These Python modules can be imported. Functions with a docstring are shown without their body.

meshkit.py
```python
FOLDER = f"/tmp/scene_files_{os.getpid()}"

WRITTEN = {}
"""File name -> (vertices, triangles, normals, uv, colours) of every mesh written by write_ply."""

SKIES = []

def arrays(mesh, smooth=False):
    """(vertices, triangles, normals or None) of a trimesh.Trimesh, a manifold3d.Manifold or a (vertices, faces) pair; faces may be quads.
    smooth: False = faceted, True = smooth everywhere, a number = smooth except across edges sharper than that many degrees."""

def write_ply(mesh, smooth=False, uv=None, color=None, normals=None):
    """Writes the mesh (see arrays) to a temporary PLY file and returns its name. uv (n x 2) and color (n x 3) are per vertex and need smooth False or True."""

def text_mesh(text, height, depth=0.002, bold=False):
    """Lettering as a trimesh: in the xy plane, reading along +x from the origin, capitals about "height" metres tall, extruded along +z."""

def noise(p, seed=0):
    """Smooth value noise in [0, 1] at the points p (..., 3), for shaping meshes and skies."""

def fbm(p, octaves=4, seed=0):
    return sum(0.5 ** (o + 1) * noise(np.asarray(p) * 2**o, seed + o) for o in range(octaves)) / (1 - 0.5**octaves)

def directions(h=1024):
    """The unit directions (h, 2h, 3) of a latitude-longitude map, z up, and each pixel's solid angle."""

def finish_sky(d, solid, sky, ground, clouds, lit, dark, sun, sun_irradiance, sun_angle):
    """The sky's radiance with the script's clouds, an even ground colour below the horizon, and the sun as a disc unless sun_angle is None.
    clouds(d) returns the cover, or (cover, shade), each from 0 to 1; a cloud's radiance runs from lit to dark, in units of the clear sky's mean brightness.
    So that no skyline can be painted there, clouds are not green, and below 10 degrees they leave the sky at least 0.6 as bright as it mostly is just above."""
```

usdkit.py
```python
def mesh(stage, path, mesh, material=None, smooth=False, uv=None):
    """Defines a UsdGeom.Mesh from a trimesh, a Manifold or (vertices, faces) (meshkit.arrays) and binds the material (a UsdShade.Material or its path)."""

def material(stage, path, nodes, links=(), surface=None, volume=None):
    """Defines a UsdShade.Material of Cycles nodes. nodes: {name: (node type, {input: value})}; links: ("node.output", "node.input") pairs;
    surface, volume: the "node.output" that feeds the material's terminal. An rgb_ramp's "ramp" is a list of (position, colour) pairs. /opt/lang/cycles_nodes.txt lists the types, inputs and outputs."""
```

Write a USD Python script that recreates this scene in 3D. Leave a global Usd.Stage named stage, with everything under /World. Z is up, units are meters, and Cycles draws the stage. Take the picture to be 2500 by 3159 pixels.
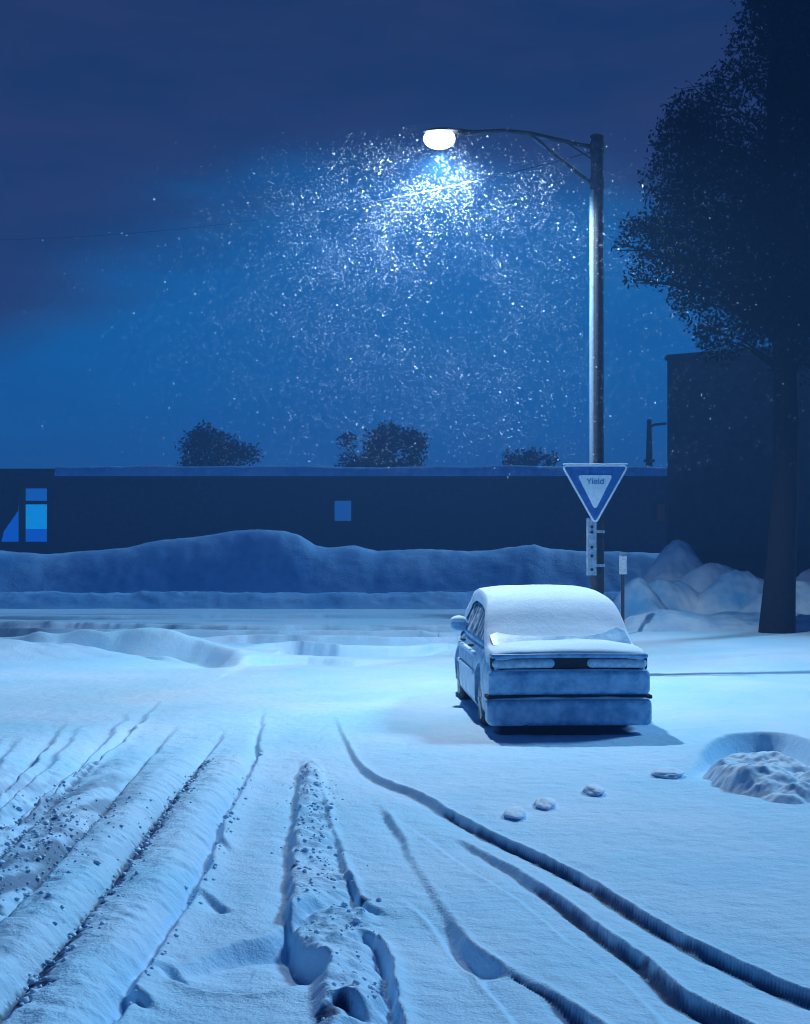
import math, random
import numpy as np, trimesh, manifold3d as m3
import usdkit, meshkit
from scipy.interpolate import PchipInterpolator
from pxr import Usd, UsdGeom, UsdLux, UsdShade, Gf, Sdf

# ------------------------------------------------------------------ camera, sky, moon, lamp, exposure
stage = Usd.Stage.CreateInMemory()
UsdGeom.SetStageUpAxis(stage, UsdGeom.Tokens.z)
UsdGeom.SetStageMetersPerUnit(stage, 1.0)
UsdGeom.Xform.Define(stage, '/World')
UsdGeom.Scope.Define(stage, '/World/Looks')
F, HZ, CH = 4470.0, 1650.0, 2.0            # focal length and horizon row in pixels of the photograph, camera height
cam = UsdGeom.Camera.Define(stage, '/World/camera')
cam.CreateHorizontalApertureAttr(36.0)
cam.CreateVerticalApertureAttr(36.0 * 1024 / 810)
cam.CreateFocalLengthAttr(36.0 * F / 2500)
cam.CreateVerticalApertureOffsetAttr((HZ - 1579.5) / 2500 * 36)
cam.CreateFStopAttr(0.0)
cam.CreateClippingRangeAttr(Gf.Vec2f(0.05, 5000))
cam.AddTranslateOp().Set(Gf.Vec3d(0, 0, CH))
cam.AddRotateXOp().Set(90.0)
cam.CreateExposureAttr(0.0)

FILL_EL, FILL_AZ = math.radians(41), math.radians(50)      # azimuth from +y towards +x
FILL_COL, FILL_INT = (0.40, 0.72, 1.0), 0.66
LAMP = (0.48, 20.25, 7.55)
LAMP_COL, LAMP_INT = (0.78, 0.93, 1.0), 2.3
HAZE_DENS = 0.0048
SKY_LOW, SKY_HIGH, SKY_TOP = (0.001, 0.122, 0.40), (0.016, 0.038, 0.133), (0.004, 0.018, 0.085)

dome = UsdLux.DomeLight.Define(stage, '/World/sky')
dome.GetPrim().SetCustomDataByKey('kind', 'structure')
S = 0.1
sky_mat = usdkit.material(stage, '/World/Looks/night_sky', {
    'sky': ('sky_texture', {'sky_type': 'single_scattering', 'sun_disc': False, 'sun_elevation': math.radians(2.0), 'sun_rotation': FILL_AZ}),
    'tint': ('mix_color', {'blend_type': 'multiply', 'fac': 1.0, 'b': (0.02, 0.06, 0.16), 'use_clamp': False}),
    'dir': ('geometry', {}),
    'sep': ('separate_xyz', {}),
    'map1': ('mapping', {'scale': (2.2, 2.2, 9.0)}),
    'n1': ('noise_texture', {'scale': 1.6, 'detail': 5, 'roughness': 0.55}),
    'wob': ('math', {'math_type': 'multiply_add', 'value2': 0.16, 'value3': -0.08}),
    'add': ('math', {'math_type': 'add'}),
    'sq': ('math', {'math_type': 'power', 'value2': 2.0}),
    'abs': ('math', {'math_type': 'absolute'}),
    'az': ('math', {'math_type': 'multiply_add', 'value2': 1.45}),
    'top': ('map_range', {'range_type': 'smoothstep', 'from_min': 0.30, 'from_max': 0.95, 'to_min': 0.0, 'to_max': 1.0}),
    'deck2': ('mix_color', {'b': tuple(c / S for c in SKY_TOP), 'use_clamp': False}),
    'elev': ('map_range', {'range_type': 'smoothstep', 'from_min': 0.20, 'from_max': 0.285, 'to_min': 0.0, 'to_max': 1.0}),
    'deck': ('mix_color', {'a': tuple(c / S for c in SKY_LOW), 'b': tuple(c / S for c in SKY_HIGH), 'use_clamp': False}),
    'map2': ('mapping', {'scale': (3.0, 3.0, 11.0), 'rotation': (0.0, 0.35, 0.0)}),
    'n2': ('noise_texture', {'scale': 2.3, 'detail': 4, 'roughness': 0.6}),
    'r2': ('map_range', {'from_min': 0.3, 'from_max': 0.7, 'to_min': 0.0, 'to_max': 1.0, 'clamp': True}),
    'var': ('mix_color', {'a': (0.55, 0.9, 0.95), 'b': (1.45, 1.1, 1.05), 'use_clamp': False}),
    'mul': ('mix_color', {'blend_type': 'multiply', 'fac': 1.0, 'use_clamp': False}),
    'mix': ('mix_color', {'fac': 0.93, 'use_clamp': False}),
    'bg': ('background_shader', {'strength': S}),
}, [('sky.color', 'tint.a'), ('dir.position', 'sep.vector'), ('dir.position', 'map1.vector'), ('map1.vector', 'n1.vector'),
    ('n1.fac', 'wob.value1'), ('wob.value', 'add.value1'), ('sep.z', 'add.value2'), ('sep.x', 'abs.value1'), ('abs.value', 'sq.value1'), ('sq.value', 'az.value1'), ('add.value', 'az.value3'), ('az.value', 'elev.value'), ('sep.z', 'top.value'), ('top.result', 'deck2.fac'), ('deck.result', 'deck2.a'), ('elev.result', 'deck.fac'),
    ('dir.position', 'map2.vector'), ('map2.vector', 'n2.vector'), ('n2.fac', 'r2.value'), ('r2.result', 'var.fac'),
    ('deck2.result', 'mul.a'), ('var.result', 'mul.b'), ('tint.result', 'mix.a'), ('mul.result', 'mix.b'), ('mix.result', 'bg.color')],
    surface='bg.background')
UsdShade.MaterialBindingAPI.Apply(dome.GetPrim()).Bind(sky_mat)

fill_light = UsdLux.DistantLight.Define(stage, '/World/fill_light')  # added fill standing in for moonlight; no moon is seen
fill_light.CreateIntensityAttr(FILL_INT)
fill_light.CreateNormalizeAttr(True)
fill_light.CreateAngleAttr(10.0)
fill_light.CreateColorAttr(Gf.Vec3f(*FILL_COL))
_to = Gf.Vec3d(math.sin(FILL_AZ) * math.cos(FILL_EL), math.cos(FILL_AZ) * math.cos(FILL_EL), math.sin(FILL_EL))
fill_light.AddOrientOp().Set(Gf.Quatf(Gf.Rotation(Gf.Vec3d(0, 0, 1), _to).GetQuat()))

bulb = UsdLux.SphereLight.Define(stage, '/World/lamp_light')
bulb.CreateRadiusAttr(0.10)
bulb.CreateNormalizeAttr(True)
bulb.CreateIntensityAttr(420.0 * LAMP_INT)
bulb.CreateColorAttr(Gf.Vec3f(*LAMP_COL))
shp = UsdLux.ShapingAPI.Apply(bulb.GetPrim())
shp.CreateShapingConeAngleAttr(80.0)
shp.CreateShapingConeSoftnessAttr(0.25)
bulb.AddTranslateOp().Set(Gf.Vec3d(LAMP[0], LAMP[1], LAMP[2] - 0.30))
bulb.AddRotateXOp().Set(-9.0)

# ------------------------------------------------------------------ helpers
used = {}
def numbered(path):
    k = used.get(path, 0); used[path] = k + 1
    return path if k == 0 else f'{path}_{k:03d}'
def prop(p, **kw):
    for k, v in kw.items():
        if v: p.SetCustomDataByKey(k, v)
    return p
def thing(name, label, cat, loc=(0, 0, 0), rotz=0.0, group=None):
    x = UsdGeom.Xform.Define(stage, numbered('/World/' + name))
    x.AddTranslateOp().Set(Gf.Vec3d(*loc)); x.AddRotateZOp().Set(math.degrees(rotz))
    return prop(x.GetPrim(), label=label, category=cat, group=group)
def obj(name, mesh, m, parent=None, smooth=30, **kw):
    base = parent.GetPath().pathString if parent else '/World'
    return prop(usdkit.mesh(stage, numbered(f'{base}/{name}'), mesh, m, smooth=smooth).GetPrim(), **kw)
cat = trimesh.util.concatenate
def box(x0, x1, y0, y1, z0, z1):
    b = trimesh.creation.box([x1 - x0, y1 - y0, z1 - z0]); b.apply_translation([(x0 + x1) / 2, (y0 + y1) / 2, (z0 + z1) / 2]); return b
def man(mesh):
    return m3.Manifold(m3.Mesh(np.asarray(mesh.vertices, np.float32), np.asarray(mesh.faces, np.uint32)))
def tri(m):
    a = m.to_mesh(); return trimesh.Trimesh(a.vert_properties[:, :3], a.tri_verts, process=False)
def rbox(x0, x1, y0, y1, z0, z1, r, seg=16):
    s = []
    for x in (x0 + r, x1 - r):
        for y in (y0 + r, y1 - r):
            for z in (z0 + r, z1 - r):
                s.append(m3.Manifold.sphere(r, seg).translate([x, y, z]))
    return tri(m3.Manifold.batch_hull(s))
def tube(pts, rad, n=12, caps=True):
    v, f = __import__('trimesh').Trimesh, None
    p = np.asarray(pts, float); rad = np.broadcast_to(rad, (len(p),))
    t = np.gradient(p, axis=0); t /= np.linalg.norm(t, axis=1, keepdims=True)
    ref = np.where(np.abs(t[:, 2:]) < 0.9, [0, 0, 1.0], [1.0, 0, 0])
    a = np.cross(t, ref); a /= np.linalg.norm(a, axis=1, keepdims=True)
    b = np.cross(t, a); an = np.arange(n) * 2 * np.pi / n
    V = (p[:, None] + rad[:, None, None] * (np.cos(an)[None, :, None] * a[:, None] + np.sin(an)[None, :, None] * b[:, None])).reshape(-1, 3)
    i, j = np.meshgrid(np.arange(len(p) - 1), np.arange(n), indexing='ij')
    q = np.stack([i * n + j, i * n + (j + 1) % n, (i + 1) * n + (j + 1) % n, (i + 1) * n + j], -1).reshape(-1, 4)
    Fc = np.vstack([q[:, [0, 2, 1]], q[:, [0, 3, 2]]])
    if caps:
        V = np.vstack([V, p[:1], p[-1:]]); c0, c1 = len(V) - 2, len(V) - 1; k = np.arange(n)
        o = (len(p) - 1) * n
        Fc = np.vstack([Fc, np.stack([k, (k + 1) % n, np.full(n, c0)], 1), np.stack([o + (k + 1) % n, o + k, np.full(n, c1)], 1)])
    m = trimesh.Trimesh(V, Fc, process=False)
    return m
def loft(rings):
    """Closed loft of equally long rings (k, n, 3) with capped ends."""
    R = np.asarray(rings, float); k, n = R.shape[:2]
    V = R.reshape(-1, 3); i, j = np.meshgrid(np.arange(k - 1), np.arange(n), indexing='ij')
    q = np.stack([i * n + j, i * n + (j + 1) % n, (i + 1) * n + (j + 1) % n, (i + 1) * n + j], -1).reshape(-1, 4)
    Fc = np.vstack([q[:, [0, 1, 2]], q[:, [0, 2, 3]]])
    V = np.vstack([V, R[0].mean(0)[None], R[-1].mean(0)[None]]); a = np.arange(n); o = (k - 1) * n
    Fc = np.vstack([Fc, np.stack([(a + 1) % n, a, np.full(n, k * n)], 1), np.stack([o + a, o + (a + 1) % n, np.full(n, k * n + 1)], 1)])
    m = trimesh.Trimesh(V, Fc, process=False)
    if m.volume < 0: m.invert()
    return m
def grid_mesh(X, Y, Z):
    r, c = X.shape; V = np.stack([X, Y, Z], -1).reshape(-1, 3)
    i, j = np.meshgrid(np.arange(r - 1), np.arange(c - 1), indexing='ij'); a = (i * c + j).ravel()
    Fc = np.concatenate([np.stack([a, a + 1, a + c + 1], 1), np.stack([a, a + c + 1, a + c], 1)])
    return trimesh.Trimesh(V, Fc, process=False)
def gp(u, v):                              # a row and column of the photograph as a point of the flat ground
    d = F * CH / (v - HZ); return ((u - 1250) * d / F, d)
def pt(u, v, d):                           # the same at a known distance
    return np.array([(u - 1250) * d / F, d, CH + (HZ - v) * d / F])
def sm(a, b, x):
    t = np.clip((x - a) / (b - a), 0, 1); return t * t * (3 - 2 * t)
def fbm2(x, y, s, seed=0, o=4):
    c, k = math.cos(.6 + seed), math.sin(.6 + seed)      # turned, so that the noise's lattice lines up with nothing
    return meshkit.fbm(np.stack([(x * c + y * k) * s, (y * c - x * k) * s, np.full_like(x, 0.37)], -1), o, seed) - 0.5

# ------------------------------------------------------------------ materials
def plain(name, col, rough=0.6, bump=0.0, scale=30, var=0.0, spec=0.4, metal=0.0):
    n = {'p': ('principled_bsdf', {'base_color': col, 'roughness': rough, 'specular_ior_level': spec, 'metallic': metal})}
    l = []
    if var or bump:
        n['tc'] = ('texture_coordinate', {}); n['n'] = ('noise_texture', {'scale': scale, 'detail': 5, 'roughness': 0.6}); l.append(('tc.object', 'n.vector'))
    if var:
        n['r'] = ('rgb_ramp', {'ramp': [(0.3, tuple(c * (1 - var) for c in col)), (0.7, tuple(min(1, c * (1 + var)) for c in col))]})
        l += [('n.fac', 'r.fac'), ('r.color', 'p.base_color')]
    if bump:
        n['b'] = ('bump', {'strength': bump, 'distance': 0.02}); l += [('n.fac', 'b.height'), ('b.normal', 'p.normal')]
    return usdkit.material(stage, '/World/Looks/' + name, n, l, surface='p.BSDF')
def snow_mat(name, a, b, scale, bump, dist, bare=False):
    extra = ({'at': ('attribute', {'attribute': 'bare'}), 'mx': ('mix_color', {'b': (0.014, 0.055, 0.16)})}, [('at.fac', 'mx.fac'), ('r1.color', 'mx.a'), ('mx.result', 'p.base_color')]) if bare else ({}, [('r1.color', 'p.base_color')])  # mask mixes a dark colour into the snow: painted shade, plus slush
    return usdkit.material(stage, '/World/Looks/' + name, {**extra[0],
        'g': ('geometry', {}),
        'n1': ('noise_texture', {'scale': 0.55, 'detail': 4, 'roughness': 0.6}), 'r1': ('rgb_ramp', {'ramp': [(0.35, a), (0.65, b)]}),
        'n2': ('noise_texture', {'scale': scale, 'detail': 6, 'roughness': 0.65}),
        'n3': ('noise_texture', {'scale': scale * 6, 'detail': 3, 'roughness': 0.6}),
        'm': ('math', {'math_type': 'multiply_add', 'value2': 0.35}),
        'b': ('bump', {'strength': bump, 'distance': dist}),
        'p': ('principled_bsdf', {'roughness': 0.75, 'specular_ior_level': 0.25})},
        [('g.position', 'n1.vector'), ('g.position', 'n2.vector'), ('g.position', 'n3.vector'), ('n1.fac', 'r1.fac'), *extra[1],
         ('n3.fac', 'm.value1'), ('n2.fac', 'm.value3'), ('m.value', 'b.height'), ('b.normal', 'p.normal')], surface='p.BSDF')
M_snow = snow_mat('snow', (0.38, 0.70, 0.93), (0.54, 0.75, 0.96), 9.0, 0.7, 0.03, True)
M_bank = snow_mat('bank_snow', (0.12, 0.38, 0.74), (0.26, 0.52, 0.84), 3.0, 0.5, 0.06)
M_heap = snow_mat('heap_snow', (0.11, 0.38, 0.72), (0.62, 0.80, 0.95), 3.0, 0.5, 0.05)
M_capsnow = snow_mat('settled_snow', (0.52, 0.75, 0.95), (0.66, 0.81, 0.97), 14.0, 0.35, 0.015)
M_pole = plain('dark_steel', (0.028, 0.032, 0.045), 0.6, var=0.3, scale=12, spec=0.2)
M_rime = plain('rime', (0.10, 0.18, 0.29), 0.8, bump=0.5, scale=40)
M_wall = plain('dark_brick', (0.060, 0.040, 0.075), 0.9, bump=0.4, scale=6, var=0.35)
M_wall2 = plain('dark_render', (0.030, 0.036, 0.055), 0.9, bump=0.3, scale=3, var=0.35)
M_trim = plain('dark_trim', (0.04, 0.045, 0.06), 0.7)
M_red = plain('red_box', (0.22, 0.05, 0.05), 0.6, var=0.2)
M_bark = plain('bark', (0.012, 0.011, 0.016), 0.95, bump=0.9, scale=18, var=0.4, spec=0.08)
M_blue = plain('sign_border', (0.02, 0.13, 0.40), 0.45, var=0.35, scale=18)
M_white = plain('sign_white', (0.72, 0.80, 0.88), 0.5, var=0.12, scale=25)
M_let = plain('sign_letters', (0.06, 0.19, 0.42), 0.5)
M_galv = plain('galvanised', (0.30, 0.40, 0.52), 0.5, bump=0.3, var=0.3, scale=25)
M_dark = plain('dark_recess', (0.008, 0.010, 0.018), 0.7)
M_rubber = plain('rubber', (0.015, 0.016, 0.02), 0.8)
M_rim = plain('wheel_rim', (0.25, 0.28, 0.33), 0.4, metal=0.5)
M_paint = usdkit.material(stage, '/World/Looks/frosted_paint', {
    'g': ('texture_coordinate', {}), 'n': ('noise_texture', {'scale': 5.0, 'detail': 6, 'roughness': 0.7}),
    'r': ('rgb_ramp', {'ramp': [(0.36, (0.05, 0.25, 0.52)), (0.62, (0.30, 0.58, 0.84))]}),
    'b': ('bump', {'strength': 0.25, 'distance': 0.01}),
    'p': ('principled_bsdf', {'roughness': 0.45, 'specular_ior_level': 0.5, 'coat_weight': 0.2})},
    [('g.object', 'n.vector'), ('n.fac', 'r.fac'), ('r.color', 'p.base_color'), ('n.fac', 'b.height'), ('b.normal', 'p.normal')], surface='p.BSDF')
M_frost = usdkit.material(stage, '/World/Looks/frosted_glass', {
    'g': ('texture_coordinate', {}), 'n': ('noise_texture', {'scale': 7.0, 'detail': 5, 'roughness': 0.65}),
    'r': ('rgb_ramp', {'ramp': [(0.42, (0.02, 0.05, 0.10)), (0.55, (0.30, 0.45, 0.6)), (0.68, (0.85, 0.9, 0.95))]}),
    'p': ('principled_bsdf', {'roughness': 0.3, 'specular_ior_level': 0.5})},
    [('g.object', 'n.vector'), ('n.fac', 'r.fac'), ('r.color', 'p.base_color')], surface='p.BSDF')
M_lens = plain('snowed_tail_lamp', (0.40, 0.62, 0.82), 0.5, var=0.3, scale=20)
def emit(name, col, s):
    return usdkit.material(stage, '/World/Looks/' + name, {'e': ('emission', {'color': col, 'strength': s})}, surface='e.emission')
M_glow = emit('lamp_glow', (0.92, 0.97, 1.0), 16.0)
M_win_a = emit('window_glow', (0.002, 0.25, 0.72), 1.0)
M_win_b = emit('window_glow_deep', (0.001, 0.085, 0.52), 1.0)
M_win_c = emit('window_glow_dim', (0.004, 0.10, 0.45), 1.0)
M_win_d = emit('window_glow_faint', (0.008, 0.075, 0.31), 1.0)
def leaf_mat(name, a, b):
    return usdkit.material(stage, '/World/Looks/' + name, {
        'g': ('geometry', {}), 'n': ('noise_texture', {'scale': 0.9, 'detail': 3}), 'r': ('rgb_ramp', {'ramp': [(0.35, a), (0.65, b)]}),
        'd': ('diffuse_bsdf', {}), 't': ('translucent_bsdf', {}), 'm': ('mix_closure', {'fac': 0.15})},
        [('g.position', 'n.vector'), ('n.fac', 'r.fac'), ('r.color', 'd.color'), ('r.color', 't.color'), ('d.BSDF', 'm.closure1'), ('t.BSDF', 'm.closure2')], surface='m.closure')
M_leaf = leaf_mat('dark_foliage', (0.008, 0.011, 0.020), (0.022, 0.018, 0.032))
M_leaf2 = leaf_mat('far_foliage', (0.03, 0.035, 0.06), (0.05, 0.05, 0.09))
M_flake = usdkit.material(stage, '/World/Looks/snowflake', {
    'd': ('diffuse_bsdf', {'color': (0.62, 0.74, 0.86)}), 't': ('translucent_bsdf', {'color': (0.62, 0.74, 0.86)}), 'm': ('mix_closure', {'fac': 0.5})},
    [('d.BSDF', 'm.closure1'), ('t.BSDF', 'm.closure2')], surface='m.closure')

# ------------------------------------------------------------------ the snow covered ground
# Edges of ruts: a point list in photograph pixels, per point the drop in metres; the high side lies to the left of the direction of travel.
def W(pts, drop, back=0.22, lip=0.25, lipw=0.05, soft=0.02, rough=0.02, side=1):
    P = np.array([gp(u, v) for u, v in pts]); n = len(P)
    D = np.interp(np.linspace(0, 1, n), np.linspace(0, 1, len(drop)), drop)
    t = np.r_[0, np.cumsum(np.hypot(*np.diff(P, axis=0).T) ** .5)]; tt = np.interp(np.linspace(0, n - 1, 3 * (n - 1) + 1), np.arange(n), t)
    P, D = PchipInterpolator(t, P)(tt), np.interp(tt, t, D)
    return dict(P=P, D=D, back=back, lip=lip, lipw=lipw, soft=soft, rough=rough, side=side)
walls = [
    # two ruts that curve away to the right of the foreground
    W([(1030, 2200), (1070, 2290), (1120, 2370), (1210, 2420), (1290, 2450), (1450, 2540), (1530, 2580), (1660, 2640), (1800, 2710), (1900, 2770), (2000, 2830), (2130, 2900), (2250, 2960), (2400, 3030), (2560, 3090)],
      [0, .03, .045, .045, .05, .05, .05, .05, .05, .052, .055, .055], 0.20, 0.55, 0.045, 0.022, 0.014),
    W([(1400, 2575), (1450, 2600), (1560, 2660), (1690, 2740), (1800, 2820), (1900, 2890), (2000, 2960), (2080, 3040), (2200, 3110), (2320, 3175)],
      [0, .035, .045, .05, .055, .06, .065, .065], 0.17, 0.5, 0.045, 0.024, 0.016),
    W([(1150, 2470), (1400, 2640), (1600, 2760), (1750, 2880), (1950, 3020), (2060, 3159)], [0, .02, .025, .03, .03], 0.12, 0.5, 0.03, 0.03, 0.02, -1),
    W([(1170, 2480), (1200, 2520), (1290, 2680), (1380, 2820), (1430, 2885), (1510, 2955), (1580, 2995), (1700, 3060), (1780, 3120), (1860, 3180)],
      [.0, .04, .012, .02, .06, .08, .015, .03, .06, .07], 0.16, 0.5, 0.05, 0.028, 0.02),
    W([(1230, 2760), (1330, 2840), (1500, 3040), (1600, 3159)], [0, .03, .035, .03], 0.10, 0.6, 0.03, 0.03, 0.02, -1),
    # left ruts: dark crumbly furrow, its neighbours and the edge of the smooth channel
    W([(700, 2250), (620, 2360), (560, 2440), (500, 2520), (430, 2620), (350, 2730), (280, 2820), (220, 2900), (140, 2990), (60, 3090), (-60, 3210)],
      [0, .09, .13, .15, .16, .17, .17, .18, .18, .18], 0.09, 0.22, 0.06, 0.035, 0.05),
    W([(820, 2180), (800, 2280), (785, 2360), (740, 2440), (680, 2560), (620, 2700), (570, 2800), (520, 2880), (440, 2990), (340, 3159)],
      [0, .04, .08, .08, .08, .08, .07, .07], 0.06, 0.40, 0.10, 0.028, 0.04),
    W([(560, 2230), (460, 2340), (380, 2440), (300, 2540), (200, 2640), (100, 2760), (-30, 2880)], [0, .07, .12, .13, .13, .13], 0.14, 0.25, 0.08, 0.03, 0.03),
    # churned strip in the middle
    W([(930, 2340), (915, 2450), (900, 2600), (890, 2720), (892, 2830), (915, 2900), (950, 2960), (1010, 3000), (990, 3060)], [0, .04, .05, .05, .07, .11, .13, .10, 0], 0.12, 0.25, 0.06, 0.02, 0.035),
    W([(1090, 2880), (1150, 2890), (1185, 2950), (1210, 3030), (1225, 3110), (1240, 3200)], [0, .09, .11, .11, .10, .10], 0.10, 0.25, 0.06, 0.02, 0.03),
    W([(975, 2380), (1000, 2480), (1040, 2600), (1070, 2700), (1120, 2780), (1160, 2800)], [0, .03, .04, .05, .08, .03], 0.08, 0.2, 0.04, 0.02, 0.03),
    W([(1000, 3110), (1060, 3115), (1110, 3135), (1150, 3159)], [0, .09, .08, 0], 0.09, 0.3, 0.06, 0.02, 0.02),
    W([(360, 3050), (400, 3055), (450, 3080), (480, 3110)], [0, .045, .045, 0], 0.08, 0.4, 0.07, 0.02, 0.02),
    W([(420, 2990), (520, 2970), (560, 2990), (580, 3010)], [0, .03, .035, 0], 0.08, 0.4, 0.07, 0.02, 0.02),
    W([(600, 2740), (640, 2755), (690, 2790), (720, 2800)], [0, .03, .035, 0], 0.07, 0.4, 0.06, 0.02, 0.02),
    W([(660, 2560), (690, 2590), (715, 2620)], [0, .035, 0], 0.07, 0.4, 0.06, 0.02, 0.02),
    # soft swooshes of the foreground hollow
    W([(540, 2985), (620, 2940), (720, 2900), (850, 2870), (940, 2800), (1010, 2770)], [0, .05, .07, .09, .08, 0], 0.22, 0.35, 0.08, 0.05, 0.05),
    W([(480, 2960), (560, 3010), (660, 3050), (800, 3060), (900, 3030), (1000, 2990)], [0, .05, .07, .07, .06, 0], 0.25, 0.45, 0.08, 0.05, 0.05, -1),
    # hollow behind the dug lump on the right
    W([(2120, 2410), (2150, 2360), (2190, 2320), (2260, 2285), (2350, 2275), (2430, 2283), (2520, 2315), (2620, 2370)], [0, .08, .13, .17, .18, .18, .16, .08], 0.34, 0.35, 0.16, 0.07, 0.07),
    # kerb-like edge of the raised snow on the right
    W([(1850, 2044), (2000, 2042), (2200, 2040), (2400, 2033), (2600, 2032), (2900, 2030)], [.06, .10, .11, .12, .12, .12], 0.05, 0.1, 0.3, 0.03, 0.04),
    # ploughed and driven lines of the cross street
    W([(-200, 1990), (0, 1986), (200, 1992), (420, 2000), (600, 2004), (690, 2030), (740, 2060)], [.30, .34, .32, .34, .30, .22, 0], 0.8, 0.5, 0.4, 0.18, 0.40),
    W([(-200, 1925), (200, 1930), (700, 1940), (1400, 1936)], [.22, .30, .28, .20], 0.5, 0.4, 0.4, 0.06, 0.30),
    W([(-200, 1945), (0, 1950), (350, 1957), (800, 1954), (1300, 1958)], [.26, .32, .30, .24], 0.5, 0.4, 0.4, 0.06, 0.30),
    W([(500, 1972), (760, 1968), (1100, 1975), (1400, 1968)], [0, .28, .28, .18], 0.4, 0.4, 0.35, 0.06, 0.30),
    W([(740, 2000), (900, 1990), (1050, 2004), (1200, 2006), (1380, 1990)], [0, .24, .26, .2, .1], 0.5, 0.4, 0.4, 0.06, 0.30),
    W([(700, 2075), (800, 2035), (950, 2030), (1100, 2040), (1330, 2028)], [.02, .12, .10, .08, 0], 0.7, 0.4, 0.4, 0.08, 0.12),
    W([(-200, 1898), (400, 1903), (1000, 1900), (1400, 1902)], [.06, .08, .08, .06], 0.6, 0.4, 0.5, 0.06, 0.30),
]
for k in range(9):                          # the fan of narrow grooves on the far left
    u0, v0 = 470 - 62 * k + (k * 53 % 41) - 20, 2215 + 12 * k + (k * 31 % 47) - 20
    walls.append(W([(u0 + 40, v0 - 30), (u0 - 60, v0 + 75), (u0 - 200, v0 + 190), (u0 - 360, v0 + 330)], [.01, .04 + .03 * (k * 7 % 4) / 3, .07 + .06 * (k * 5 % 3) / 2, .11], 0.13, 0.30, 0.07, 0.035, 0.07))

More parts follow.
